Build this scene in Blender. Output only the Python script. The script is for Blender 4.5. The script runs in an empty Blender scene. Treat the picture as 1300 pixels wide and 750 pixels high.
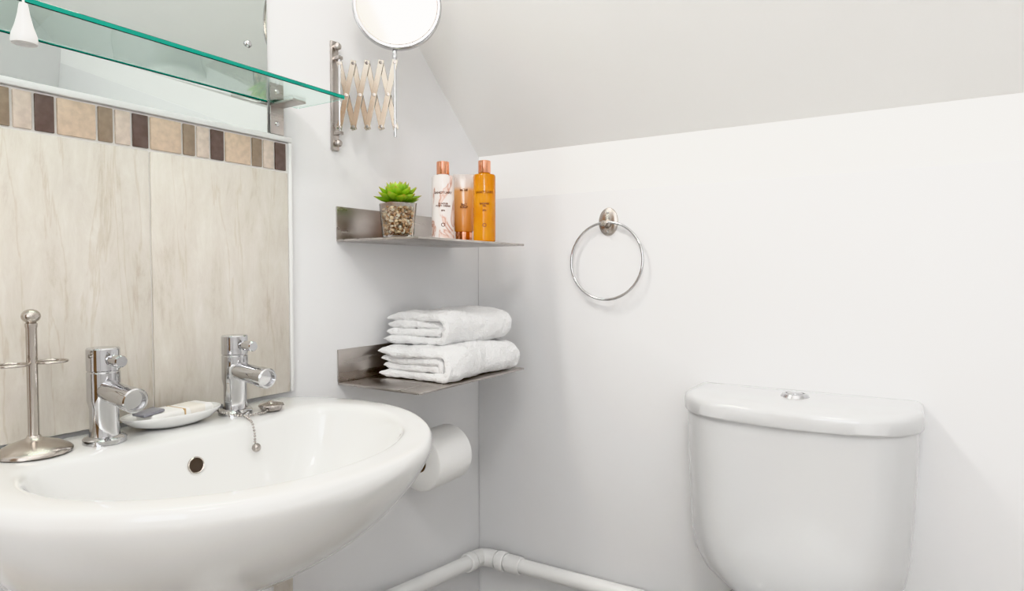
import bpy, bmesh, math, random
from mathutils import Vector, Matrix, noise
random.seed(3)
S=bpy.context.scene
try:
    S.view_settings.view_transform='Khronos PBR Neutral'
except Exception as e:
    print(e)
    try: S.view_settings.view_transform='Standard'
    except Exception as e2: print(e2)

# ---------------------------------------------------------------- helpers
def link(o):
    S.collection.objects.link(o); return o
def smooth(me,ang=None):
    for p in me.polygons: p.use_smooth=True
    if ang is not None:
        try: me.set_sharp_from_angle(angle=math.radians(ang))
        except Exception: pass
def obj_from_bm(name,bm,mats,sm=True,ang=40):
    bmesh.ops.recalc_face_normals(bm,faces=bm.faces[:])
    me=bpy.data.meshes.new(name); bm.to_mesh(me); bm.free()
    o=link(bpy.data.objects.new(name,me))
    for m in (mats if isinstance(mats,(list,tuple)) else [mats]): me.materials.append(m)
    if sm: smooth(me,ang)
    return o
def box(name,a,b,mat,bev=0.0,seg=2):
    bm=bmesh.new(); bmesh.ops.create_cube(bm,size=1)
    a=Vector(a);b=Vector(b)
    for v in bm.verts:
        v.co=Vector(((a[i]+b[i])/2+v.co[i]*(b[i]-a[i])) for i in range(3))
    if bev>0: bmesh.ops.bevel(bm,geom=bm.edges[:],offset=bev,segments=seg,affect='EDGES',profile=0.5)
    return obj_from_bm(name,bm,mat,sm=bev>0,ang=35)
def axes(direction):
    d=Vector(direction).normalized()
    up=Vector((0,0,1)) if abs(d.z)<.95 else Vector((1,0,0))
    u=d.cross(up).normalized(); v=d.cross(u).normalized()
    return d,u,v
def lathe(name,prof,origin,mat,axis=(0,0,1),seg=48,ang=35,bm=None,mi=0):
    own=bm is None
    if own: bm=bmesh.new()
    d,u,v=axes(axis); O=Vector(origin); rings=[]
    for r,h in prof:
        if r<1e-6: rings.append([bm.verts.new(O+d*h)])
        else: rings.append([bm.verts.new(O+d*h+(u*math.cos(2*math.pi*i/seg)+v*math.sin(2*math.pi*i/seg))*r) for i in range(seg)])
    for A,B in zip(rings,rings[1:]):
        for i in range(seg):
            j=(i+1)%seg
            try:
                if len(A)==1 and len(B)==1: continue
                if len(A)==1: f=bm.faces.new((A[0],B[i],B[j]))
                elif len(B)==1: f=bm.faces.new((A[i],B[0],A[j]))
                else: f=bm.faces.new((A[i],B[i],B[j],A[j]))
                f.material_index=mi
            except ValueError: pass
    if own: return obj_from_bm(name,bm,mat,ang=ang)
def tube(name,pts,r,mat,closed=False,seg=16,bm=None,caps=True):
    own=bm is None
    if own: bm=bmesh.new()
    pts=[Vector(p) for p in pts]; n=len(pts); rings=[]
    prev=None
    for i,p in enumerate(pts):
        if closed: t=(pts[(i+1)%n]-pts[i-1]).normalized()
        else: t=(pts[min(i+1,n-1)]-pts[max(i-1,0)]).normalized()
        if prev is None:
            _,u,_=axes(t)
        else:
            u=(prev-t*prev.dot(t)).normalized()
        prev=u; v=t.cross(u)
        rr=r[i] if isinstance(r,(list,tuple)) else r
        rings.append([bm.verts.new(p+(u*math.cos(2*math.pi*k/seg)+v*math.sin(2*math.pi*k/seg))*rr) for k in range(seg)])
    m=n if closed else n-1
    for i in range(m):
        A=rings[i];B=rings[(i+1)%n]
        for k in range(seg):
            j=(k+1)%seg
            bm.faces.new((A[k],A[j],B[j],B[k]))
    if not closed and caps:
        bm.faces.new(rings[0]); bm.faces.new(rings[-1])
    if own: return obj_from_bm(name,bm,mat,ang=50)
def sphere(name,c,r,mat,scale=(1,1,1),seg=24,bm=None):
    own=bm is None
    if own: bm=bmesh.new()
    res=bmesh.ops.create_uvsphere(bm,u_segments=seg,v_segments=seg//2,radius=r)
    for v in res['verts']: v.co=Vector(c)+Vector((v.co.x*scale[0],v.co.y*scale[1],v.co.z*scale[2]))
    if own: return obj_from_bm(name,bm,mat,ang=None)
def group(name,objs,loc=(0,0,0)):
    e=link(bpy.data.objects.new(name,None)); e.location=loc; e.empty_display_size=.02
    for o in objs:
        o.parent=e; o.matrix_parent_inverse=Matrix.Translation(Vector(loc)).inverted()
    return e
def catmull(P,closed=True,sub=12):
    n=len(P);out=[]
    rng=range(n) if closed else range(n-1)
    for i in rng:
        if closed: p0,p1,p2,p3=P[i-1],P[i],P[(i+1)%n],P[(i+2)%n]
        else: p0,p1,p2,p3=P[max(i-1,0)],P[i],P[i+1],P[min(i+2,n-1)]
        for k in range(sub):
            t=k/sub
            out.append(tuple(.5*((2*b)+(-a+c)*t+(2*a-5*b+4*c-d)*t*t+(-a+3*b-3*c+d)*t**3) for a,b,c,d in zip(p0,p1,p2,p3)))
    if not closed: out.append(tuple(P[-1]))
    return out

# ---------------------------------------------------------------- materials
def mat(name,col=(.8,.8,.8),rough=.5,metal=0,**kw):
    m=bpy.data.materials.new(name); m.use_nodes=True
    b=m.node_tree.nodes['Principled BSDF']
    b.inputs['Base Color'].default_value=(*col,1); b.inputs['Roughness'].default_value=rough
    b.inputs['Metallic'].default_value=metal
    for k,v in kw.items():
        b.inputs[k].default_value=v
    return m
def N(m,t,**kw):
    n=m.node_tree.nodes.new(t)
    for k,v in kw.items():
        if k in n.inputs.keys(): n.inputs[k].default_value=v
        else: setattr(n,k,v)
    return n
def L(m,a,b): m.node_tree.links.new(a,b)
def bsdf(m): return m.node_tree.nodes['Principled BSDF']
def coords(m,scale=(1,1,1)):
    tc=N(m,'ShaderNodeTexCoord'); mp=N(m,'ShaderNodeMapping'); mp.inputs['Scale'].default_value=scale
    L(m,tc.outputs['Object'],mp.inputs['Vector']); return mp.outputs['Vector']
def ramp(m,fac,stops):
    r=N(m,'ShaderNodeValToRGB'); e=r.color_ramp.elements
    while len(e)<len(stops): e.new(.5)
    for i,(p,c) in enumerate(stops): e[i].position=p; e[i].color=(*c,1)
    L(m,fac,r.inputs['Fac']); return r.outputs['Color']
def bump(m,h,strength=.2,dist=.002):
    b=N(m,'ShaderNodeBump'); b.inputs['Strength'].default_value=strength; b.inputs['Distance'].default_value=dist
    L(m,h,b.inputs['Height']); L(m,b.outputs['Normal'],bsdf(m).inputs['Normal'])
def noisy(m,scale,vec=None,detail=4,rough=.5):
    n=N(m,'ShaderNodeTexNoise'); n.inputs['Scale'].default_value=scale; n.inputs['Detail'].default_value=detail; n.inputs['Roughness'].default_value=rough
    L(m,vec if vec is not None else coords(m),n.inputs['Vector']); return n.outputs['Fac']
def paint(name,col,rough=.55):
    m=mat(name,col,rough)
    f=noisy(m,6,detail=5); c2=tuple(x*.985 for x in col)
    L(m,ramp(m,f,[(.3,c2),(.7,col)]),bsdf(m).inputs['Base Color'])
    bump(m,noisy(m,60,detail=6),.10,.0015)
    return m
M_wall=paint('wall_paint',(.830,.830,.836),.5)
M_wall_hi=paint('wall_paint_pale',(.91,.91,.905),.5)  # paler wall tone, shows on the back wall above the lower panel
M_ceil=paint('ceiling_paint',(.94,.935,.92),.6)
M_floor=mat('floor_vinyl',(.55,.53,.5),.4)
L(M_floor,ramp(M_floor,noisy(M_floor,9),[(.3,(.44,.41,.38)),(.7,(.54,.51,.47))]),bsdf(M_floor).inputs['Base Color'])
def ceramic(name,col=(.79,.79,.78)):
    m=mat(name,col,.12); b=bsdf(m); b.inputs['Coat Weight'].default_value=.6; b.inputs['Coat Roughness'].default_value=.04
    f=noisy(m,3); L(m,ramp(m,f,[(.2,tuple(c*.985 for c in col)),(.8,col)]),b.inputs['Base Color'])
    return m
M_cer=ceramic('ceramic_glaze'); M_cerT=ceramic('toilet_glaze',(.69,.695,.70))
def metalm(name,col,r0,r1,scale=(1,1,1),ns=30):
    m=mat(name,col,r0,1)
    f=noisy(m,ns,coords(m,scale),6,.6)
    mr=N(m,'ShaderNodeMapRange'); mr.inputs['To Min'].default_value=r0; mr.inputs['To Max'].default_value=r1
    L(m,f,mr.inputs['Value']); L(m,mr.outputs['Result'],bsdf(m).inputs['Roughness'])
    return m
M_chrome=metalm('polished_chrome',(.60,.60,.61),.02,.05)
M_steel=metalm('brushed_steel',(.50,.47,.44),.20,.38,(1,.15,1),60)
L(M_steel,ramp(M_steel,noisy(M_steel,12,coords(M_steel,(1,.6,1))),[(.3,(.38,.35,.33)),(.7,(.62,.58,.55))]),bsdf(M_steel).inputs['Base Color'])
M_satin=metalm('satin_nickel',(.54,.50,.46),.16,.26)
M_mirror=mat('mirror_silver',(.70,.75,.73),.005,1)
M_glass=mat('green_float_glass',(.84,.97,.93),.0,0,**{'Transmission Weight':1.0,'IOR':1.5})
M_edge=mat('glass_cut_edge',(.02,.48,.36),.12,0,**{'Transmission Weight':.4,'IOR':1.5})
M_clear=mat('clear_glass',(.98,.99,.98),.01,0,**{'Transmission Weight':1.0,'IOR':1.35})
# travertine tile
M_tile=mat('travertine_tile',(.62,.57,.5),.22)
v=coords(M_tile,(1,1,.26))
n1=N(M_tile,'ShaderNodeTexNoise'); n1.inputs['Scale'].default_value=38; n1.inputs['Detail'].default_value=14; n1.inputs['Roughness'].default_value=.76; n1.inputs['Distortion'].default_value=.3
L(M_tile,v,n1.inputs['Vector'])
c1=ramp(M_tile,n1.outputs['Fac'],[(.28,(.53,.475,.405)),(.44,(.64,.595,.53)),(.58,(.685,.645,.585)),(.78,(.76,.73,.68))])
n2=N(M_tile,'ShaderNodeTexNoise'); n2.inputs['Scale'].default_value=15; n2.inputs['Detail'].default_value=7; n2.inputs['Roughness'].default_value=.55; n2.inputs['Distortion'].default_value=.3
L(M_tile,coords(M_tile,(1.3,1.3,.12)),n2.inputs['Vector'])
vein=ramp(M_tile,n2.outputs['Fac'],[(.478,(1,1,1)),(.491,(.84,.79,.72)),(.503,(1.0,1.0,1.0))])
mxx=N(M_tile,'ShaderNodeMixRGB'); mxx.blend_type='MULTIPLY'; mxx.inputs[0].default_value=.65
L(M_tile,c1,mxx.inputs[1]); L(M_tile,vein,mxx.inputs[2]); L(M_tile,mxx.outputs[0],bsdf(M_tile).inputs['Base Color'])
bump(M_tile,n1.outputs['Fac'],.12,.001)
M_grout=mat('grout',(.82,.80,.77),.8); bump(M_grout,noisy(M_grout,300),.2,.0005)
def stone(name,c,rough=.2):
    m=mat(name,c,rough); d=tuple(x*.82 for x in c)
    L(m,ramp(m,noisy(m,120,detail=6),[(.35,d),(.65,c)]),bsdf(m).inputs['Base Color']); return m
M_mdark=stone('mosaic_dark',(.17,.12,.105),.1); M_mbeige=stone('mosaic_beige',(.70,.55,.42)); M_mtaupe=stone('mosaic_taupe',(.35,.27,.20),.12); M_mlight=stone('mosaic_cream',(.72,.61,.52))
M_white=mat('white_plastic',(.84,.84,.83),.3); bump(M_white,noisy(M_white,40),.02,.0003)
M_copper=metalm('rose_copper',(.85,.42,.27),.12,.2)
M_dark=mat('dark_void',(.06,.045,.035),.7); bump(M_dark,noisy(M_dark,50),.05,.0005)

# ---------------------------------------------------------------- camera
H=1.0
cam=bpy.data.cameras.new('camera'); co=link(bpy.data.objects.new('camera',cam)); S.camera=co
cam.sensor_width=36; cam.lens=36*814/1300; cam.clip_start=.01
co.location=(.867,-1.227,H)
co.rotation_euler=(math.radians(90-1.97),0,math.radians(32.3))

# ---------------------------------------------------------------- room
RX,FY,ZC=1.75,-2.5,2.35
K=.90
yk=-(ZC-1.27)/K
def poly_prism(name,pts,d,mat):
    bm=bmesh.new(); A=[bm.verts.new(p) for p in pts]; B=[bm.verts.new(Vector(p)+Vector(d)) for p in pts]
    bm.faces.new(A); bm.faces.new(B)
    n=len(pts)
    for i in range(n): bm.faces.new((A[i],A[(i+1)%n],B[(i+1)%n],B[i]))
    return obj_from_bm(name,bm,mat,sm=False)
sidepts=[(0,0.1,0),(0,0.1,1.27),(0,0,1.27),(0,yk,ZC),(0,FY,ZC),(0,FY,0)]
poly_prism('wall_left',sidepts,(-.1,0,0),M_wall)
poly_prism('wall_right',[(RX,p[1],p[2]) for p in sidepts],(.1,0,0),M_wall)
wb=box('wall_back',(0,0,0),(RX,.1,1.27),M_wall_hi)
box('panel_back_lower',(0.0005,-.003,0),(RX-.0005,-.0002,1.17),M_wall,.0012)  # thin panel in the main wall tone, leaves the paler strip above
box('wall_front',(-.1,FY-.1,0),(RX+.1,FY,ZC),M_wall)
box('floor',(-.1,FY-.1,-.06),(RX+.1,.1,0),M_floor)
poly_prism('ceiling',[(-.1,.1,1.2701),(-.1,0,1.2701),(-.1,yk,ZC),(-.1,FY-.1,ZC),(-.1,FY-.1,ZC+.1),(-.1,.1,ZC+.1)],(RX+.2,0,0),M_ceil)
# added dark door behind the camera, unseen, to darken chrome reflections
M_oak=mat('added_door_oak',(.35,.22,.12),.35)
nd=noisy(M_oak,14,coords(M_oak,(4,1,.25)),8,.6)
L(M_oak,ramp(M_oak,nd,[(.3,(.20,.115,.06)),(.7,(.36,.23,.13))]),bsdf(M_oak).inputs['Base Color'])
ps=[box('leaf',(.06,FY+.001,.005),(.68,FY+.035,1.95),M_oak,.002)]
for i,(za,zb_) in enumerate(((.15,.85),(1.0,1.82))):
    for j,(xa,xb_) in enumerate(((.13,.345),(.395,.61))):
        ps.append(box('panel_%d%d'%(i,j),(xa,FY+.0352,za),(xb_,FY+.043,zb_),M_oak,.006))
ps.append(tube('handle',[(.63,FY+.036,1.0),(.63,FY+.08,1.0),(.52,FY+.08,1.0)],.008,M_chrome))
ps+= [box('frame_l',(.01,FY+.001,0),(.058,FY+.045,2.0),M_white,.002),box('frame_r',(.682,FY+.001,0),(.73,FY+.045,2.0),M_white,.002),box('frame_t',(.01,FY+.001,1.952),(.73,FY+.045,2.0),M_white,.002)]
group('added_door',ps)
# added window frame, unseen, built around the front fill light
wx0,wx1,wz0,wz1=.82,1.62,.95,1.95
ps=[box('jamb_l',(wx0-.05,FY+.001,wz0-.05),(wx0,FY+.05,wz1+.05),M_white,.003),box('jamb_r',(wx1,FY+.001,wz0-.05),(wx1+.05,FY+.05,wz1+.05),M_white,.003),
    box('head',(wx0,FY+.001,wz1),(wx1,FY+.05,wz1+.05),M_white,.003),box('sill',(wx0,FY+.001,wz0-.05),(wx1,FY+.08,wz0),M_white,.003),
    box('mullion',((wx0+wx1)/2-.02,FY+.026,wz0),((wx0+wx1)/2+.02,FY+.05,wz1),M_white,.003)]
group('added_window_frame',ps)
# heated towel rail on right wall
ps=[]
for yy in (-.95,-.50): ps.append(tube('upright_%d'%(-yy*100),[(RX-.07,yy,.75),(RX-.07,yy,1.55)],.012,M_chrome))
for i in range(12):
    z=.80+i*.062+(.03 if i>5 else 0)
    ps.append(tube('bar_%d'%i,[(RX-.07,-.95,z),(RX-.085,-.84,z),(RX-.09,-.725,z),(RX-.085,-.61,z),(RX-.07,-.50,z)],.008,M_chrome,seg=10))
for yy in (-.95,-.5):
    for z in (.85,1.45): ps.append(tube('stay_%d_%d'%(-yy*100,z*100),[(RX-.001,yy,z),(RX-.07,yy,z)],.008,M_chrome,seg=10))
group('towel_radiator',ps)

# ---------------------------------------------------------------- tiles
Y0,Y1=-1.06,-.543
ZT=.8085
parts=[box('grout_bed',(.0003,Y0,ZT),(.007,Y1,1.209),M_grout)]
ys=[Y0,-.985,-.7634,Y1]
for i in range(3):
    parts.append(box('tile_%d'%i,(.002,ys[i]+.001,ZT),(.0095,ys[i+1]-.001,1.1608),M_tile,.0012))
y=-.568-.1085*5; k=0
pat=[(M_mdark,.0205),(M_mbeige,.0425),(M_mtaupe,.0175),(M_mlight,.0190)]
while y<Y1:
    for mm,w in pat:
        if y>=Y0 and y<Y1-.004:
            parts.append(box('mosaic_%d'%k,(.002,y+.0008,1.1640),(.0098,min(y+w,Y1-.0005),1.2065),mm,.001)); k+=1
        y+=w+.00225
group('splashback_tiles',parts)
box('trim_tile_side',(.0003,Y1,ZT),(.0115,Y1+.006,1.2095),M_white,.0015)
box('trim_tile_top',(.0003,Y0,1.2095),(.0125,Y1+.006,1.218),M_white,.002)
box('wall_tiles_lower',(.0003,Y0,.0),(.0095,Y1,.59),M_tile,.0012)  # wall tiles continuing below the basin, as one slab

# ---------------------------------------------------------------- mirror
mp=[box('mirror_pane',(.0005,-1.30,1.2185),(.006,-.577,1.80),M_mirror,.0008)]
mp.append(lathe('screw_cap',[(0,.0045),(.003,.004),(.005,.002),(.0055,0)],(.0062,-.611,1.346),M_chrome,(1,0,0),24))
group('wall_mirror',mp)

# ---------------------------------------------------------------- glass shelf
def slab(name,a,b,mt,me_):
    bm=bmesh.new(); bmesh.ops.create_cube(bm,size=1); a=Vector(a);b=Vector(b)
    for v in bm.verts: v.co=Vector(((a[i]+b[i])/2+v.co[i]*(b[i]-a[i])) for i in range(3))
    bm.normal_update()
    for f in bm.faces: f.material_index=0 if abs(f.normal.z)>.5 else 1
    bmesh.ops.bevel(bm,geom=bm.edges[:],offset=.0008,segments=1,affect='EDGES')
    return obj_from_bm(name,bm,[mt,me_],sm=False)
gz=1.2665
gs=[slab('glass_plate',(.0125,-1.20,gz),(.12,-.5245,gz+.006),M_glass,M_edge)]
for n,yy in (('r',-.5625),('l',-1.16)):
    gs.append(box('bracket_back_'+n,(.0063,yy-.0125,1.219),(.009,yy+.0125,1.303),M_steel,.0008))
    gs.append(box('bracket_foot_'+n,(.008,yy-.0125,gz-.0045),(.062,yy+.0125,gz-.0005),M_steel,.0008))
    gs.append(box('bracket_top_'+n,(.008,yy-.0125,gz+.0065),(.024,yy+.0125,gz+.009),M_steel,.0008))
    for zz in (1.235,1.290):
        gs.append(lathe('screw_%s_%d'%(n,int(zz*1000)),[(0,.002),(.003,.0015),(.004,0)],(.0091,yy,zz),M_chrome,(1,0,0),16))
group('glass_shelf',gs)

# ---------------------------------------------------------------- pull cord
pc=(.143,-.952,1.2186)
p=[lathe('bell',[(0,.004),(.0095,.003),(.0105,0),(.0112,.002),(.0105,.008),(.0075,.017),(.005,.028),(.0042,.034),(.0035,.038),(0,.039)],pc,M_white,seg=32,ang=60)]
p.append(tube('cord',[(pc[0],pc[1],pc[2]+.038),(pc[0],pc[1],ZC-.02)],.0011,M_white,seg=8))
p.append(lathe('ceiling_rose',[(.03,0),(.03,.015),(.012,.02),(0,.02)][::-1],(pc[0],pc[1],ZC-.0205),M_white))
group('pull_cord',p)

# ---------------------------------------------------------------- extending mirror
ex=[]
ey=-.439
ex.append(box('wall_plate',(.0005,ey-.008,1.214),(.006,ey+.008,1.4025),M_steel,.0015))
for zz in (1.226,1.392):
    ex.append(lathe('knob_%d'%int(zz*1000),[(0,.012),(.004,.0115),(.006,.009),(.006,.003),(.004,0)],(.006,ey,zz),M_steel,(1,0,0),20))
P0=Vector((.016,ey,0)); P1=Vector((.101,-.392,0)); zb,zt=1.247,1.368
for zz in (zb-.004,zt+.004): ex.append(box('lug_%d'%int(zz*1000),(.005,ey-.005,zz-.003),(.020,ey+.005,zz+.003),M_steel,.001))
ex.append(tube('rod_wall',[(P0.x,P0.y,zb-.008),(P0.x,P0.y,zt+.008)],.0026,M_chrome))
ex.append(tube('rod_arm',[(P1.x,P1.y,zb-.012),(P1.x,P1.y,1.385)],.0026,M_chrome))
d=(P1-P0); nn=Vector((d.y,-d.x,0)).normalized()
nx=4
def strip(bm,a,b,w,th,off):
    t=(b-a).normalized(); s=t.cross(nn).normalized()
    vs=[]
    for o in (off-th/2,off+th/2):
        for q,e in ((a,-1),(b,1)):
            for k in (-1,1):
                vs.append(bm.verts.new(q+t*e*w*.5+s*k*w/2+nn*o))
    for f in ((0,1,3,2),(4,5,7,6),(0,1,5,4),(2,3,7,6),(0,2,6,4),(1,3,7,5)): bm.faces.new([vs[i] for i in f])
bmA=bmesh.new(); bmB=bmesh.new(); bmr=bmesh.new()
zm=(zb+zt)/2; hh=(zt-zb)/2-.006
for i in range(nx):
    a=P0+d*(i/nx); b=P0+d*((i+1)/nx)
    A=lambda q,z:Vector((q.x,q.y,z))
    strip(bmA,A(a,zm-hh),A(b,zm+hh),.0098,.0015,.0014)
    strip(bmB,A(a,zm+hh),A(b,zm-hh),.0098,.0015,-.0014)
    for q,z in ((a,zm-hh),(a,zm+hh),((a+b)/2,zm),(b,zm-hh),(b,zm+hh)):
        lathe('',[(0,-.004),(.0028,-.0035),(.0028,.0035),(0,.004)],A(q,z),None,nn,12,bm=bmr)
M_lat=metalm('lattice_nickel',(.74,.70,.63),.10,.22)
for nm_,b_ in (('lattice_strips_front',bmA),('lattice_strips_rear',bmB)):
    bmesh.ops.bevel(b_,geom=b_.edges[:],offset=.0005,segments=1,affect='EDGES')
    ex.append(obj_from_bm(nm_,b_,M_lat,sm=False))
ex.append(obj_from_bm('lattice_rivets',bmr,M_steel))
mc=Vector((.105,-.390,1.4575)); md=Vector((.62,-.78,.03)).normalized()
R=.0755
ring=[(R-.007,-.007),(R-.001,-.007),(R,-.004),(R+.0005,0),(R,.004),(R-.001,.0072),(R-.003,.0078),(R-.007,.007)]
ex.append(lathe('mirror_rim',ring,mc,M_chrome,md,96,ang=60))
M_mag=mat('magnifying_mirror',(.88,.85,.80),.02,1)
for sg,nm in ((1,'mirror_face_front'),(-1,'mirror_face_rear')):
    prof=[(R-.005,.0062*sg)]+[((R-.005)*k/10,(.0045+.0017*(k/10)**2)*sg) for k in range(9,0,-1)]+[(0,.0045*sg)]
    ex.append(lathe(nm,prof,mc,M_mag,md,96,ang=60))
ex.append(tube('inner_bezel',[mc+md*.0068+(axes(md)[1]*math.cos(2*math.pi*i/96)+axes(md)[2]*math.sin(2*math.pi*i/96))*(R-.0075) for i in range(96)],.0012,M_steel,closed=True,seg=8))
ex.append(lathe('mirror_joint',[(0,-.006),(.004,-.005),(.0045,0),(.004,.008),(0,.0095)],(P1.x,P1.y,1.374),M_chrome,seg=20))
group('extending_mirror',ex)

# ---------------------------------------------------------------- steel shelves
SY0,SY1,SX=-.436,-.108,.189
for z in (1.056,.803):
    a=box('shelf_plate',(.0012,SY0,z),(SX,SY1,z+.004),M_steel,.0008)
    b=box('back_upstand',(.0005,SY0,z+.0041),(.0035,SY1,z+.062),M_steel,.0008)
    group('steel_wall_shelf',[a,b])
ZU=1.0603; ZL=.8073

# ---------------------------------------------------------------- bottles
def wraptext(name,txt,size,cx,cy,zc,r,ang,mt,off=.0003,bold=.00022):
    cu=bpy.data.curves.new(name,'FONT'); cu.body=txt; cu.size=size; cu.align_x='CENTER'; cu.align_y='CENTER'; cu.space_line=.95; cu.offset=bold
    to=link(bpy.data.objects.new(name+'_t',cu)); bpy.context.view_layer.update()
    dg=bpy.context.evaluated_depsgraph_get(); me=bpy.data.meshes.new_from_object(to.evaluated_get(dg))
    bpy.data.objects.remove(to)
    bm=bmesh.new(); bm.from_mesh(me)
    for v in bm.verts:
        th=ang+v.co.x/r; z=v.co.y
        v.co=Vector((cx+(r+off)*math.cos(th),cy+(r+off)*math.sin(th),zc+z))
    me2=bpy.data.meshes.new(name); bm.to_mesh(me2); bm.free(); me2.materials.append(mt)
    return link(bpy.data.objects.new(name,me2))
def face_ang(x,y): return math.atan2(-1.227-y,.867-x)
M_amber=mat('amber_shower_oil',(.95,.42,.03),.05,0,**{'Transmission Weight':.6,'IOR':1.4})
L(M_amber,ramp(M_amber,noisy(M_amber,25),[(.3,(.88,.34,.02)),(.7,(.95,.46,.05))]),bsdf(M_amber).inputs['Base Color'])
M_marble=mat('marbled_label',(.9,.87,.84),.25)
nz=N(M_marble,'ShaderNodeTexNoise'); nz.inputs['Scale'].default_value=22; nz.inputs['Detail'].default_value=3; nz.inputs['Distortion'].default_value=2.2
L(M_marble,coords(M_marble,(1,1,.6)),nz.inputs['Vector'])
L(M_marble,ramp(M_marble,nz.outputs['Fac'],[(.42,(.82,.78,.76)),(.52,(.80,.73,.70)),(.56,(.55,.31,.24)),(.59,(.76,.60,.54)),(.72,(.82,.78,.77))]),bsdf(M_marble).inputs['Base Color'])
M_text=mat('label_ink',(.12,.04,.02),.4); bump(M_text,noisy(M_text,200),.02,.0001)
M_textw=mat('label_ink_dark',(.16,.04,.01),.4); bump(M_textw,noisy(M_textw,200),.02,.0001)
def bottle(name,x,y,r,h,mt,txt1,txt2,ink):
    sh=h-.026
    prof=[(0,0),(r*.9,0),(r,.003),(r,sh-.004),(r*.93,sh-.001),(r*.55,sh),(r*.5,sh+.002),(0,sh+.002)]
    b=lathe('body',prof,(x,y,ZU),mt,seg=64)
    c=lathe('cap',[(.0115,sh+.002),(.012,sh+.003),(.012,h-.001),(.0112,h),(0,h)],(x,y,ZU),M_copper,seg=40)
    a=face_ang(x,y)
    t=wraptext('label_title',txt1,.0062,x,y,ZU+h*.60,r,a,ink)
    t2=wraptext('label_text',txt2,.0045,x,y,ZU+h*.42,r,a,ink)
    t3=wraptext('label_mark','O',.010,x,y,ZU+h*.20,r,a,ink)
    group(name,[b,c,t,t2,t3])
bottle('lotion_bottle',.105,-.266,.0213,.150,M_marble,'SANCTUARY','10 HOUR\nBODY CREAM\n\nSPA',M_text)
bottle('shower_oil_bottle',.158,-.205,.0215,.156,M_amber,'SANCTUARY','SHOWER\nOIL\n\nSPA',M_textw)
def tubebottle():
    x,y=.103,-.197; a=face_ang(x,y); u=Vector((-math.sin(a),math.cos(a),0)); w=Vector((math.cos(a),math.sin(a),0))
    bm=bmesh.new(); rings=[]; seg=40
    for z,rx,ry in ((.022,.017,.017),(.024,.0185,.0180),(.05,.0195,.0165),(.08,.0205,.012),(.105,.021,.006),(.126,.0215,.0015),(.136,.0215,.0008)):
        rings.append([bm.verts.new(Vector((x,y,ZU+z))+u*rx*math.cos(2*math.pi*i/seg)+w*ry*math.sin(2*math.pi*i/seg)) for i in range(seg)])
    for A,B in zip(rings,rings[1:]):
        for i in range(seg): bm.faces.new((A[i],A[(i+1)%seg],B[(i+1)%seg],B[i]))
    bm.faces.new(rings[0]); bm.faces.new(rings[-1])
    M_t=mat('peach_gel',(.95,.52,.28),.15,0,**{'Transmission Weight':.35})
    sx=N(M_t,'ShaderNodeTexCoord'); sp=N(M_t,'ShaderNodeSeparateXYZ'); L(M_t,sx.outputs['Object'],sp.inputs[0])
    mr=N(M_t,'ShaderNodeMapRange'); mr.inputs['From Min'].default_value=ZU+.02; mr.inputs['From Max'].default_value=ZU+.135; L(M_t,sp.outputs['Z'],mr.inputs['Value'])
    L(M_t,ramp(M_t,mr.outputs['Result'],[(0,(.93,.40,.12)),(.72,(.95,.52,.22)),(.80,(.88,.76,.68)),(1,(.88,.83,.80))]),bsdf(M_t).inputs['Base Color'])
    o=obj_from_bm('tube_body',bm,M_t,ang=50)
    c=lathe('tube_cap',[(0,0),(.0165,0),(.0172,.001),(.0172,.021),(.016,.022),(0,.022)],(x,y,ZU),M_copper,seg=40)
    t=wraptext('label_title','SANCTUARY',.0062,x,y,ZU+.104,.019,a,M_text,-.009)
    t2=wraptext('label_text','SALT\nSCRUB',.0055,x,y,ZU+.072,.0185,a,M_text,-.001)
    group('squeeze_tube',[o,c,t,t2])
tubebottle()

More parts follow.
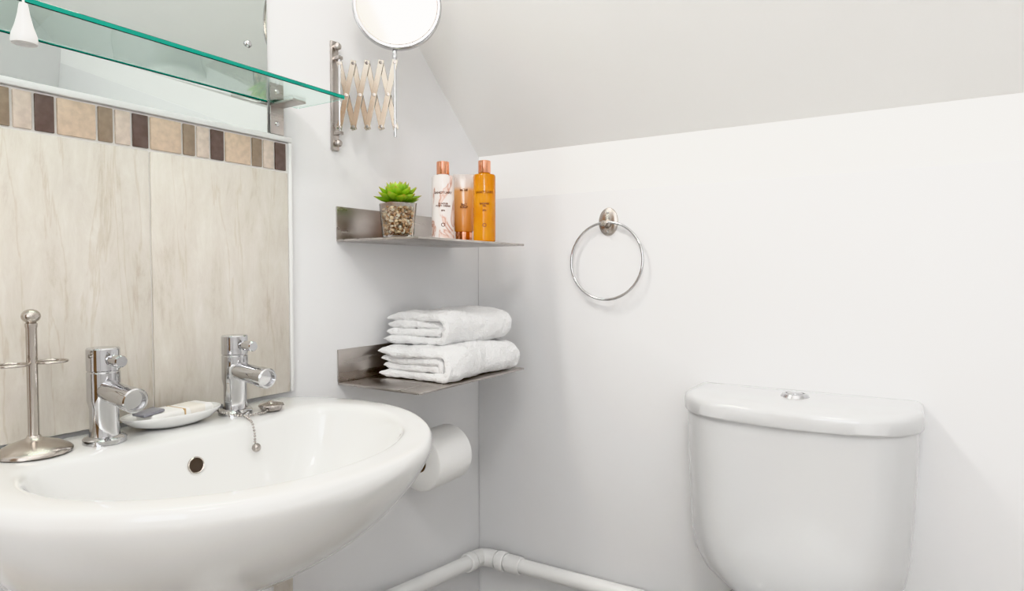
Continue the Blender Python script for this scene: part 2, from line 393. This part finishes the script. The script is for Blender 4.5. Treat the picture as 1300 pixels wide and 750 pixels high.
# ---------------------------------------------------------------- succulent
def plant():
    cx,cy=.096,-.381; z0=ZU; ps=[]
    ang=math.radians(45+22)
    def R2(px,py): return Vector((cx+px*math.cos(ang)-py*math.sin(ang),cy+px*math.sin(ang)+py*math.cos(ang),0))
    hgt=.062
    def sq(half,z,r=.004):
        pts=[]
        for qx,qy in ((1,1),(-1,1),(-1,-1),(1,-1)):
            base=math.atan2(qy,qx)-math.pi/4
            for k in range(5):
                t=base+k/4*math.pi/2
                p=R2((half-r)*qx+r*math.cos(t),(half-r)*qy+r*math.sin(t)); p.z=z; pts.append(p)
        return pts
    bm=bmesh.new()
    lay=[sq(.0205,z0+.0002),sq(.0215,z0+.002),sq(.0255,z0+hgt-.001),sq(.0252,z0+hgt),sq(.0238,z0+hgt),sq(.0235,z0+hgt-.003),sq(.0195,z0+.006)]
    rings=[[bm.verts.new(p) for p in l] for l in lay]
    for A,B in zip(rings,rings[1:]):
        n=len(A)
        for i in range(n): bm.faces.new((A[i],A[(i+1)%n],B[(i+1)%n],B[i]))
    bm.faces.new(rings[0]); bm.faces.new(rings[-1])
    ps.append(obj_from_bm('glass_pot',bm,M_clear,ang=40))
    M_peb=mat('pebbles',(.4,.3,.2),.35)
    g=N(M_peb,'ShaderNodeNewGeometry'); L(M_peb,ramp(M_peb,g.outputs['Random Per Island'],[(0,(.16,.07,.03)),(.25,(.60,.34,.17)),(.5,(.95,.76,.52)),(.75,(.38,.20,.10)),(1,(1.0,.95,.80))]),bsdf(M_peb).inputs['Base Color'])
    bm=bmesh.new()
    for i in range(420):
        f=random.random(); z=z0+.0095+f*.045; half=.0163+.0036*f
        e=random.random()
        qx,qy=random.uniform(-half,half),random.uniform(-half,half)
        if e<.8:
            if random.random()<.5: qx=half*random.choice((-1,1))
            else: qy=half*random.choice((-1,1))
        c=R2(qx,qy); c.z=z
        res=bmesh.ops.create_icosphere(bm,subdivisions=2,radius=random.uniform(.0022,.0033))
        rot=Matrix.Rotation(random.random()*6,3,Vector((random.random(),random.random(),random.random()+.1)).normalized())
        for v in res['verts']:
            v.co=c+rot@Vector((v.co.x*1.2,v.co.y,v.co.z*.75))
    ps.append(obj_from_bm('pebble_fill',bm,M_peb,ang=None))
    M_leaf=mat('succulent_leaf',(.10,.35,.03),.35,0,**{'Subsurface Weight':.1})
    at=N(M_leaf,'ShaderNodeAttribute'); at.attribute_name='tipv'
    L(M_leaf,ramp(M_leaf,at.outputs['Fac'],[(0,(.02,.10,.01)),(.45,(.10,.28,.02)),(.85,(.28,.50,.06)),(1,(.45,.35,.08))]),bsdf(M_leaf).inputs['Base Color'])
    bm=bmesh.new(); lay=bm.verts.layers.float.new('tipv')
    top=Vector((cx,cy,z0+hgt+.001))
    for tier,(n,el,ln,wd) in enumerate(((11,8,.043,.0096),(11,28,.043,.0094),(9,46,.040,.009),(7,62,.037,.0076),(5,78,.032,.0058))):
        for i in range(n):
            az=2*math.pi*(i+.5*(tier%2))/n+random.uniform(-.1,.1); e=math.radians(el+random.uniform(-6,6))
            dr=Vector((math.cos(az)*math.cos(e),math.sin(az)*math.cos(e),math.sin(e)))
            sd=Vector((-math.sin(az),math.cos(az),0)); up=dr.cross(sd)*-1
            if up.z<0: up=-up
            prev=None; K2=9
            for k in range(K2+1):
                t=k/K2; w=wd*(.45+1.0*math.sin(math.pi*min(t*.78,1))**1.2)*(1 if t<.7 else max(0.03,(1-t)/.3)**.8)*.72
                ctr=top+dr*(ln*t)+up*(.007*t*t)
                R_=[]
                for q in range(8):
                    an=2*math.pi*q/8
                    v=bm.verts.new(ctr+sd*w*math.cos(an)+up*(w*.30*math.sin(an)+ .25*w*abs(math.cos(an)))); v[lay]=t; R_.append(v)
                if prev:
                    for q in range(8): bm.faces.new((prev[q],prev[(q+1)%8],R_[(q+1)%8],R_[q]))
                prev=R_
            bm.faces.new(prev)
    ps.append(obj_from_bm('leaf_rosette',bm,M_leaf,ang=60))
    group('potted_succulent',ps)
plant()

# ---------------------------------------------------------------- towels
M_towel=mat('white_terry',(.93,.93,.93),.95,0,**{'Sheen Weight':.3})
f=noisy(M_towel,420,detail=3); f2=noisy(M_towel,110,detail=3)
mx=N(M_towel,'ShaderNodeMath',operation='ADD'); L(M_towel,f,mx.inputs[0]); L(M_towel,f2,mx.inputs[1])
bump(M_towel,mx.outputs[0],.9,.003)
def towel(name,x0,x1,y0,y1,z0,h,seed,skew=0):
    """nested U folds with the spine facing the room (+x); extruded along y"""
    bm=bmesh.new(); th=h/4+.0006
    def U(xb,xf,zlo,zhi):
        r=(zhi-zlo)/2; pts=[]; n=14; rx=r*.75
        for i in range(n): pts.append((xb+(xf-rx-xb)*i/(n-1),zlo))
        for i in range(1,10):
            a=-math.pi/2+math.pi*i/10; pts.append((xf-rx+rx*math.cos(a),(zlo+zhi)/2+r*math.sin(a)))
        for i in range(n): pts.append((xf-rx-(xf-rx-xb)*i/(n-1),zhi))
        return pts
    c=h/8
    paths=[U(x0,x1,z0+c,z0+h-c),U(x0+.004,x1-th*1.1,z0+c*3,z0+h-c*3)]
    ny=38; ne=7; ed=.0060
    for pi_,path in enumerate(paths):
        rows=[]; n=len(path)
        for j in range(ny+1):
            if j<ne: q=j/ne; e=math.sin(q*math.pi/2); off=ed*(1-math.cos(q*math.pi/2))
            elif j>ny-ne: q=(ny-j)/ne; e=math.sin(q*math.pi/2); off=(y1-y0)-ed*(1-math.cos(q*math.pi/2))
            else: e=1; off=ed+(j-ne)/(ny-2*ne)*((y1-y0)-2*ed)
            e=max(e,.30); yy=y0+off; tt=off/(y1-y0)
            hw=th/2*e; left=[];right=[]
            for i,(px,pz) in enumerate(path):
                a=path[max(i-1,0)];b=path[min(i+1,n-1)]
                tx,tz=b[0]-a[0],b[1]-a[1]; l=math.hypot(tx,tz) or 1; nx_,nz_=-tz/l,tx/l
                ee=1 if 1<i<n-2 else (.8 if i in(1,n-2) else .35)
                lv=(pz-z0)/h
                dz=.013*lv*noise.noise(Vector((px*10+seed*7,yy*9,seed*1.7)))+.0020*noise.noise(Vector((px*30,yy*28,pi_*3+(0 if i<n/2 else 9.)+seed)))*min(1,lv*3)
                endshift=(.009*noise.noise(Vector((px*9,seed*3.3,i/n*3+pi_*5)))+(.004 if pi_ else 0))*(1 if tt<.5 else -1)*abs(tt-.5)*2
                dx=.009*noise.noise(Vector((yy*11,seed*2.1,pz*22)))+skew*(tt-.5)
                droop=-.006*lv*(max(0,1-tt*6))
                left.append(Vector((px+nx_*hw*ee+dx,yy+endshift,pz+nz_*hw*ee+dz+droop)))
                right.append(Vector((px-nx_*hw*ee+dx,yy+endshift,pz-nz_*hw*ee+dz+droop)))
            rows.append([bm.verts.new(v) for v in left+right[::-1]])
        for A,B in zip(rows,rows[1:]):
            m=len(A)
            for i in range(m): bm.faces.new((A[i],A[(i+1)%m],B[(i+1)%m],B[i]))
        for Rw in (rows[0],rows[-1]):
            m=len(Rw)
            for i in range(m//2-1): bm.faces.new((Rw[i],Rw[i+1],Rw[m-2-i],Rw[m-1-i]))
    o=obj_from_bm(name,bm,M_towel,ang=None)
    s=o.modifiers.new('sub','SUBSURF'); s.levels=1; s.render_levels=2
    tx=bpy.data.textures.new(name+'_n','CLOUDS'); tx.noise_scale=.025
    dm=o.modifiers.new('d','DISPLACE'); dm.texture=tx; dm.strength=.007; dm.mid_level=.5
    return o
towel('folded_towel',.022,.184,-.354,-.129,ZL+.0015,.061,1)
towel('folded_towel',.024,.172,-.334,-.144,ZL+.063,.058,2,.008)

# ---------------------------------------------------------------- towel ring
rx,rz=.328,1.106
tr=[]
bm=bmesh.new()
lathe('',[(0,.006),(.014,.0055),(.0185,.003),(.0195,0),(0,0)],(0,0,0),None,(0,-1,0),40,bm=bm)
for v in bm.verts: v.co=Vector((rx+v.co.x*1.1,-.0032+v.co.y,rz+v.co.z*1.5))
tr.append(obj_from_bm('back_plate',bm,M_satin,ang=40))
tr.append(lathe('post',[(.009,.0),(.008,.006),(.006,.010),(.006,.018),(.0065,.021),(.004,.023),(0,.023)],(rx,-.008,rz-.005),M_satin,(0,-1,0),24))
for dz in (.018,-.02): tr.append(lathe('screw_%d'%(dz*1000),[(0,.0025),(.002,.002),(.003,0)],(rx,-.0085,rz+dz),M_chrome,(0,-1,0),14))
Rr=.0785; rc=(rx+.003,-.022,rz-.006-Rr+.004)
tr.append(tube('ring',[(rc[0]+Rr*math.cos(2*math.pi*i/96),rc[1]+.004*math.sin(2*math.pi*i/96),rc[2]+Rr*math.sin(2*math.pi*i/96)) for i in range(96)],.0028,M_chrome,closed=True))
group('towel_ring',tr)

# ---------------------------------------------------------------- basin
BY=-.765; BZ=.803
half_o=[(.002,0),(.002,.1),(.002,.182),(.010,.218),(.045,.238),(.10,.254),(.155,.2595),(.215,.251),(.273,.228),(.332,.186),(.376,.135),(.404,.072),(.413,0)]
half_i=[(.118,0),(.118,.06),(.112,.112),(.108,.154),(.125,.187),(.17,.205),(.22,.203),(.267,.185),(.314,.147),(.346,.100),(.364,.052),(.369,0)]
CX=.22
def contour(half,NS=120):
    full=half+[(a,-b) for a,b in half[-2:0:-1]]
    dn=catmull(full,True,16)
    an=[(math.atan2(q[1],q[0]-CX),q) for q in dn]
    an.sort(); out=[]
    for i in range(NS):
        a=-math.pi+2*math.pi*(i+.5)/NS
        for k in range(len(an)):
            a0,q0=an[k-1];a1,q1=an[k]
            if k==0: a0-=2*math.pi
            if a0<=a<=a1: break
        else:
            a0,q0=an[-1];a1,q1=an[0]; a1+=2*math.pi
        t=(a-a0)/((a1-a0) or 1)
        out.append((max(.0005,q0[0]+(q1[0]-q0[0])*t),q0[1]+(q1[1]-q0[1])*t))
    return out
Co,Ci=contour(half_o),contour(half_i)
def basin():
    bm=bmesh.new(); rows=[]
    for z,sx,sy in ((.604,.26,.26),(.608,.36,.36),(.622,.49,.49),(.648,.635,.63),(.677,.755,.75),(.706,.848,.845),(.735,.918,.918),(.762,.967,.970),(.780,.990,.992),(.790,1,1)):
        rows.append([(max(.0005,x*sx),y*sy,z) for x,y in Co])
    for k,z in ((.04,.7985),(.10,.8025),(.2,.8045),(.5,.8050),(.8,.8045),(.92,.8025),(1.0,.798)):
        rows.append([(a[0]+(b[0]-a[0])*k if k>.3 or a[0]>.02 else a[0]+(b[0]-a[0])*k*.4,a[1]+(b[1]-a[1])*k,z) for a,b in zip(Co,Ci)])
    cx=.222
    for z,s in ((.790,.985),(.775,.96),(.752,.92),(.725,.855),(.703,.76),(.686,.63),(.674,.47),(.667,.30),(.663,.14),(.662,.09)):
        rows.append([(cx+(x-cx)*s,y*s,z) for x,y in Ci])
    V=[[bm.verts.new((x,BY+y,z)) for x,y,z in r] for r in rows]
    for A,B in zip(V,V[1:]):
        n=len(A)
        for i in range(n): bm.faces.new((A[i],A[(i+1)%n],B[(i+1)%n],B[i]))
    bm.faces.new(V[0]); bm.faces.new(V[-1])
    o=obj_from_bm('bowl',bm,M_cer,ang=None)
    s=o.modifiers.new('s','SUBSURF'); s.levels=1; s.render_levels=2
    ps=[o]
    ps.append(lathe('waste',[(.0,.0),(.012,.0),(.020,.002),(.021,0)],(.222,BY,.6630),M_chrome))
    oy=BY-.012
    ps.append(lathe('overflow_rim',[(.0088,.0008),(.0095,.0014),(.0102,.0006),(.0104,-.004)],(.1258,oy,.766),M_satin,(1,0,.20),32))
    ps.append(lathe('overflow_hole',[(0,.0004),(.0092,.0008)],(.1258,oy,.766),M_dark,(1,0,.20),32))
    bm=bmesh.new(); rr=[]
    for z,rx_,ry_,xc in ((0.0,.115,.105,.14),(.02,.112,.10,.14),(.10,.09,.08,.13),(.35,.075,.070,.12),(.52,.078,.070,.12),(.60,.09,.075,.12),(.62,.09,.075,.12)):
        rr.append([bm.verts.new((xc+rx_*math.cos(2*math.pi*i/48),BY+ry_*math.sin(2*math.pi*i/48),z)) for i in range(48)])
    for A,B in zip(rr,rr[1:]):
        for i in range(48): bm.faces.new((A[i],A[(i+1)%48],B[(i+1)%48],B[i]))
    bm.faces.new(rr[0]); bm.faces.new(rr[-1])
    ps.append(obj_from_bm('pedestal',bm,M_cer,ang=60))
    group('wash_basin',ps)
basin()

# taps
def tap(x,y,yaw):
    z=BZ+.0015; ps=[]
    dx=Vector((math.cos(yaw),math.sin(yaw),0))
    ps.append(lathe('tap_body',[(.0225,0),(.0225,.005),(.0205,.007),(.0160,.0085),(.0150,.018),(.0150,.040),(.0172,.050),(.0172,.0815),(.0164,.0825),(.0164,.0835),(.0172,.0845),(.0172,.1085),(.016,.110),(0,.110)],(x,y,z),M_chrome,seg=56,ang=30))
    o=Vector((x,y,z+.062))
    sp=(dx+Vector((0,0,-.08))).normalized()
    ps.append(lathe('spout',[(0,0),(.0125,0),(.0125,.058),(.0137,.060),(.0137,.074),(.0125,.0755),(.0105,.0755),(.0100,.071),(0,.071)],o,M_chrome,sp,40,ang=30))
    ps.append(lathe('lever',[(0,.010),(.0045,.010),(.0045,.024),(.0068,.025),(.0068,.043),(.0058,.0445),(0,.0445)],(x,y,z+.097),M_chrome,dx,24,ang=30))
    group('basin_tap',ps)
tap(.066,-.682,math.radians(-2)); tap(.072,-.855,math.radians(-2))

# plug + chain
ps=[]
px,py=.088,-.640
ps.append(lathe('plug_body',[(0,0),(.013,0),(.015,.003),(.0165,.005),(.0175,.0065),(.0165,.0085),(.006,.010),(.004,.012),(0,.013)],(px,py,BZ+.002),M_steel))
def chain(bm,pts,r=.0017):
    for i,p_ in enumerate(pts):
        res=bmesh.ops.create_icosphere(bm,subdivisions=2,radius=r)
        for v in res['verts']: v.co+=Vector(p_)
def poly(pts,step=.0036):
    dn=catmull(pts,False,24); out=[Vector(dn[0])]
    for q in dn[1:]:
        q=Vector(q)
        if (q-out[-1]).length>=step: out.append(q)
    return out
bm=bmesh.new()
chain(bm,poly([(px,py,BZ+.014),(.098,-.655,BZ+.004),(.100,-.670,BZ+.0035),(.093,-.690,BZ+.0035),(.088,-.700,BZ+.006),(.07,-.706,BZ+.008),(.048,-.698,BZ+.008)]))
chain(bm,poly([(.098,-.690,BZ+.0035),(.108,-.693,BZ+.003),(.121,-.695,BZ-.002),(.1275,-.696,BZ-.016),(.129,-.697,BZ-.026)]))
ps.append(obj_from_bm('bead_chain',bm,M_steel,ang=None))
ps.append(sphere('chain_weight',(.132,-.697,BZ-.033),.0058,M_steel))
group('basin_plug',ps)

# soap dish
def dish():
    bm=bmesh.new(); rows=[]; n=48; cx,cy=.056,-.765
    for z,a,b in ((.0,.020,.030),(.002,.024,.038),(.006,.030,.052),(.013,.035,.0605),(.0165,.0365,.0635),(.0175,.0355,.0625),(.014,.0325,.057),(.008,.026,.047),(.005,.018,.035)):
        rows.append([bm.verts.new((cx+a*math.cos(2*math.pi*i/n),cy+b*math.copysign(abs(math.sin(2*math.pi*i/n))**.9,math.sin(2*math.pi*i/n)),BZ+.0022+z)) for i in range(n)])
    for A,B in zip(rows,rows[1:]):
        for i in range(n): bm.faces.new((A[i],A[(i+1)%n],B[(i+1)%n],B[i]))
    bm.faces.new(rows[0]); bm.faces.new(rows[-1])
    o=obj_from_bm('dish',bm,M_cer,ang=None)
    M_s1=mat('sachet_cream',(.80,.76,.70),.35); bump(M_s1,noisy(M_s1,80),.2,.001)
    M_s2=mat('sachet_grey',(.25,.25,.28),.3); bump(M_s2,noisy(M_s2,80),.2,.001)
    M_s3=mat('sachet_white',(.84,.83,.81),.4); bump(M_s3,noisy(M_s3,80),.2,.001)
    M_s4=mat('sachet_tan',(.50,.34,.18),.4); bump(M_s4,noisy(M_s4,80),.2,.001)
    a=box('soap_wrapped',(-.019,-.042,0),(.019,.042,.013),M_s3,.004,3)
    b=box('sachet_band',(-.0192,.005,0),(.0192,.032,.0134),M_s1,.004,3)
    e=box('sachet_stripe',(-.0193,-.001,.0),(.0193,.002,.0133),M_s4,.001)
    for q in (a,b,e): q.location=(cx,cy+.004,BZ+.0105); q.rotation_euler=(.03,0,.06)
    c=box('sachet_tip',(-.012,-.014,0),(.012,.014,.004),M_s2,.0015); c.location=(cx+.006,cy-.034,BZ+.0225); c.rotation_euler=(.12,0,.1)
    group('soap_dish',[o,a,b,c,e])
dish()

# toothbrush holder
tx_,ty_=.060,-.921
ps=[lathe('base',[(0,0),(.033,0),(.0355,.001),(.0355,.0035),(.033,.006),(.024,.011),(.014,.0145),(.0075,.017),(.006,.020),(0,.020)],(tx_,ty_,BZ+.002),M_satin,seg=64,ang=50),
    lathe('stem',[(.0052,.016),(.0052,.136),(.0058,.138),(.0058,.141),(.004,.143),(0,.143)],(tx_,ty_,BZ+.002),M_satin,seg=32),
    sphere('finial',(tx_,ty_,BZ+.151),.0090,M_satin,(1,1,.85))]
for sgn in (-1,1):
    c=Vector((tx_,ty_+sgn*.0185,BZ+.100))
    ps.append(tube('loop_%s'%('l' if sgn<0 else 'r'),[c+Vector((.015*math.cos(2*math.pi*i/48),.0145*math.sin(2*math.pi*i/48),0)) for i in range(48)],.0014,M_satin,closed=True,seg=10))
group('toothbrush_holder',ps)

# ---------------------------------------------------------------- toilet
TX=.6995
def toilet():
    ps=[]
    def plan(hw,dep,bow,rc,yb=-.004,n=14):
        pts=[]
        pts.append((-hw,yb))
        for i in range(1,8): pts.append((-hw,yb-(dep-rc)*i/8))
        for i in range(n+1):
            a=math.pi/2*i/n; pts.append((-hw+rc-rc*math.cos(a),yb-(dep-rc)-rc*math.sin(a)))
        for i in range(1,20):
            t=i/20; pts.append((-hw+rc+(2*hw-2*rc)*t,yb-dep))
        for i in range(n+1):
            a=math.pi/2*(1-i/n); pts.append((hw-rc+rc*math.cos(a),yb-(dep-rc)-rc*math.sin(a)))
        for i in range(7,0,-1): pts.append((hw,yb-(dep-rc)*i/8))
        pts.append((hw,yb))
        for i in range(1,10): pts.append((hw-2*hw*i/10,yb))
        out=[]
        for x,y in pts:
            f=(yb-y)/dep
            y2=y-bow*(1-(x/hw)**2)*max(0,f)**2
            out.append((x,y2))
        return out
    def loft(name,layers,mt,domec=0):
        bm=bmesh.new(); V=[]
        for z,a in layers: V.append([bm.verts.new((TX+x,y,z)) for x,y in plan(*a)])
        for A,B in zip(V,V[1:]):
            n=len(A)
            for i in range(n): bm.faces.new((A[i],A[(i+1)%n],B[(i+1)%n],B[i]))
        bm.faces.new(V[0])
        c=bm.verts.new((TX,-.09,layers[-1][0]+domec)); n=len(V[-1])
        for i in range(n): bm.faces.new((V[-1][i],V[-1][(i+1)%n],c))
        return obj_from_bm(name,bm,mt,ang=35)
    ps.append(loft('cistern',[(.44,(.09,.10,.008,.04)),(.466,(.12,.118,.014,.05)),(.492,(.146,.130,.020,.055)),(.52,(.161,.138,.024,.06)),(.56,(.168,.142,.027,.065)),(.62,(.171,.144,.028,.065)),(.70,(.174,.147,.029,.065)),(.764,(.1755,.149,.030,.065))],M_cerT))
    ps.append(loft('cistern_lid',[(.7630,(.176,.149,.031,.070)),(.7640,(.1795,.153,.032,.072)),(.767,(.181,.155,.032,.073)),(.783,(.181,.155,.032,.073)),(.7885,(.1795,.1535,.032,.072)),(.7925,(.175,.150,.031,.070)),(.7950,(.167,.143,.029,.066,-.008)),(.7965,(.12,.11,.02,.05,-.03)),(.7973,(.06,.06,.01,.02,-.05))],M_cerT))
    ps.append(lathe('flush_button',[(0,.0078),(.009,.0074),(.0122,.0066),(.0126,.0045),(.0140,.0045),(.0145,.0066),(.020,.0050),(.0230,.0)],(TX,-.088,.7965),M_chrome,seg=56,ang=40))
    bm=bmesh.new(); V=[]; n=56
    def egg(w,l,yc,z):
        r=[]
        for i in range(n):
            a=2*math.pi*i/n; yy=math.sin(a); r.append(bm.verts.new((TX+w*math.cos(a)*(1-.10*(-yy if yy<0 else 0)),yc+l*yy*(1.1 if yy<0 else .9),z)))
        return r
    for z,w,l,yc in ((0,.11,.17,-.26),(.02,.105,.165,-.26),(.12,.09,.15,-.25),(.22,.11,.17,-.27),(.32,.16,.22,-.33),(.38,.178,.24,-.36),(.40,.18,.24,-.36),(.40,.14,.20,-.37),(.33,.12,.17,-.37),(.24,.06,.09,-.35)): V.append(egg(w,l,yc,z))
    for A,B in zip(V,V[1:]):
        for i in range(n): bm.faces.new((A[i],A[(i+1)%n],B[(i+1)%n],B[i]))
    bm.faces.new(V[0]); bm.faces.new(V[-1])
    ps.append(obj_from_bm('pan',bm,M_cerT,ang=60))
    ps.append(box('pan_shelf',(TX-.11,-.20,.30),(TX+.11,-.01,.44),M_cerT,.02,4))
    bm=bmesh.new(); V=[egg(.178,.235,-.37,.4015),egg(.184,.24,-.37,.408),egg(.184,.24,-.37,.425),egg(.17,.225,-.37,.434)]
    for A,B in zip(V,V[1:]):
        for i in range(n): bm.faces.new((A[i],A[(i+1)%n],B[(i+1)%n],B[i]))
    bm.faces.new(V[0]); bm.faces.new(V[-1])
    ps.append(obj_from_bm('seat_lid',bm,M_white,ang=60))
    group('toilet',ps)
toilet()

# ---------------------------------------------------------------- toilet roll
ps=[]
M_paper=mat('toilet_paper',(.93,.93,.92),.9); bump(M_paper,noisy(M_paper,150),.3,.001)
rc=(.066,-.296,.638)
ps.append(lathe('roll',[(.019,.0),(.021,-.0005),(.053,-.0005),(.0555,.002),(.0555,.098),(.053,.100),(.021,.100),(.019,.099),(.019,0)],rc,M_paper,(0,1,0),64,ang=50))
M_card=mat('card_core',(.25,.17,.11),.8); bump(M_card,noisy(M_card,80),.1,.0005)
ps.append(lathe('core',[(.0189,.001),(.0189,.0985),(.0175,.0985),(.0175,.001),(.0189,.001)],rc,M_card,(0,1,0),40))
ps.append(tube('holder_rod',[(rc[0],rc[1]-.008,rc[2]+.008),(rc[0],rc[1]+.113,rc[2]+.008)],.006,M_chrome))
ps.append(tube('holder_arm',[(.004,rc[1]+.116,rc[2]+.008),(.03,rc[1]+.116,rc[2]+.008),(rc[0]-.006,rc[1]+.116,rc[2]+.008),(rc[0],rc[1]+.111,rc[2]+.008)],.005,M_chrome))
ps.append(lathe('holder_rose',[(.02,0),(.02,.004),(.012,.008),(0,.008)],(.0005,rc[1]+.116,rc[2]+.008),M_chrome,(1,0,0),32))
group('toilet_roll',ps)

# ---------------------------------------------------------------- waste pipes
ps=[]
pr=.0155
sl=.115
yL=lambda y:.349+ (-.04-y)*sl
ps.append(tube('pipe_left',[(.030,-.655,yL(-.655)),(.030,-.055,yL(-.055))],pr,M_white,seg=28))
ps.append(tube('elbow',[(.030,-.07,yL(-.07)),(.030,-.048,.350),(.034,-.037,.349),(.046,-.031,.349),(.070,-.031,.350)],.0195,M_white,seg=28))
ps.append(tube('pipe_back',[(.05,-.031,.350),(.44,-.031,.356),(.455,-.031,.352),(.462,-.031,.34),(.464,-.031,.32),(.464,-.031,.001)],pr,M_white,seg=28))
ps.append(lathe('collar_back',[(.016,0),(.021,.001),(.022,.004),(.022,.016),(.020,.020),(.016,.020)],(.074,-.031,.350),M_white,(1,0,0),32))
ps.append(lathe('collar_mid',[(.016,0),(.019,.001),(.0195,.004),(.0195,.036),(.018,.038),(.016,.038)],(.098,-.031,.3505),M_white,(1,0,0),32))
ps.append(lathe('collar_left',[(.016,0),(.020,.001),(.0205,.004),(.0205,.018),(.018,.020),(.016,.020)],(.030,-.092,yL(-.092)),M_white,(0,1,-sl),32))
group('waste_pipe',ps)

# ---------------------------------------------------------------- lights
M_em=mat('lamp_diffuser',(1,1,1),.4,0,**{'Emission Strength':8.0}); bsdf(M_em).inputs['Emission Color'].default_value=(1,.94,.85,1)
ps=[box('lamp_base',(.0005,-1.05,1.83),(.03,-.55,1.88),M_chrome,.004),
    tube('lamp_tube',[(.055,-1.04,1.855),(.055,-.56,1.855)],.018,M_em,seg=24)]
group('mirror_lamp',ps)
def area(name,loc,rot,sx,sy,e,col):
    l=bpy.data.lights.new(name,'AREA'); l.shape='RECTANGLE'; l.size=sx; l.size_y=sy; l.energy=e; l.color=col
    o=link(bpy.data.objects.new(name,l)); o.location=loc; o.rotation_euler=rot; return o
area('mirror_lamp_light',(.085,-.80,1.80),(0,math.radians(-40),0),.10,.45,4.4,(1,.955,.90))
# added ceiling lamp, unseen: stem + point fill to brighten the slope
lx,ly=1.0,-1.55
group('added_ceiling_lamp',[lathe('rose',[(0,.0),(.05,0),(.05,-.012),(.02,-.03),(.008,-.03),(.008,-.12),(.022,-.125),(.022,-.15),(0,-.15)],(lx,ly,ZC-.001),M_chrome)])
pl=bpy.data.lights.new('added_ceiling_fill','POINT'); pl.energy=21; pl.shadow_soft_size=.13; pl.color=(1,.98,.955)
po=link(bpy.data.objects.new('added_ceiling_fill',pl)); po.location=(lx,ly,ZC-.30)
area('added_front_fill',((wx0+wx1)/2,FY+.02,(wz0+wz1)/2),(math.radians(90),0,0),.8,1.0,10.5,(.94,.97,1))  # added fill light behind the camera, inside the made-up window frame
w=bpy.data.worlds.new('world'); S.world=w; w.use_nodes=True
w.node_tree.nodes['Background'].inputs[0].default_value=(.8,.85,1,1); w.node_tree.nodes['Background'].inputs[1].default_value=.3
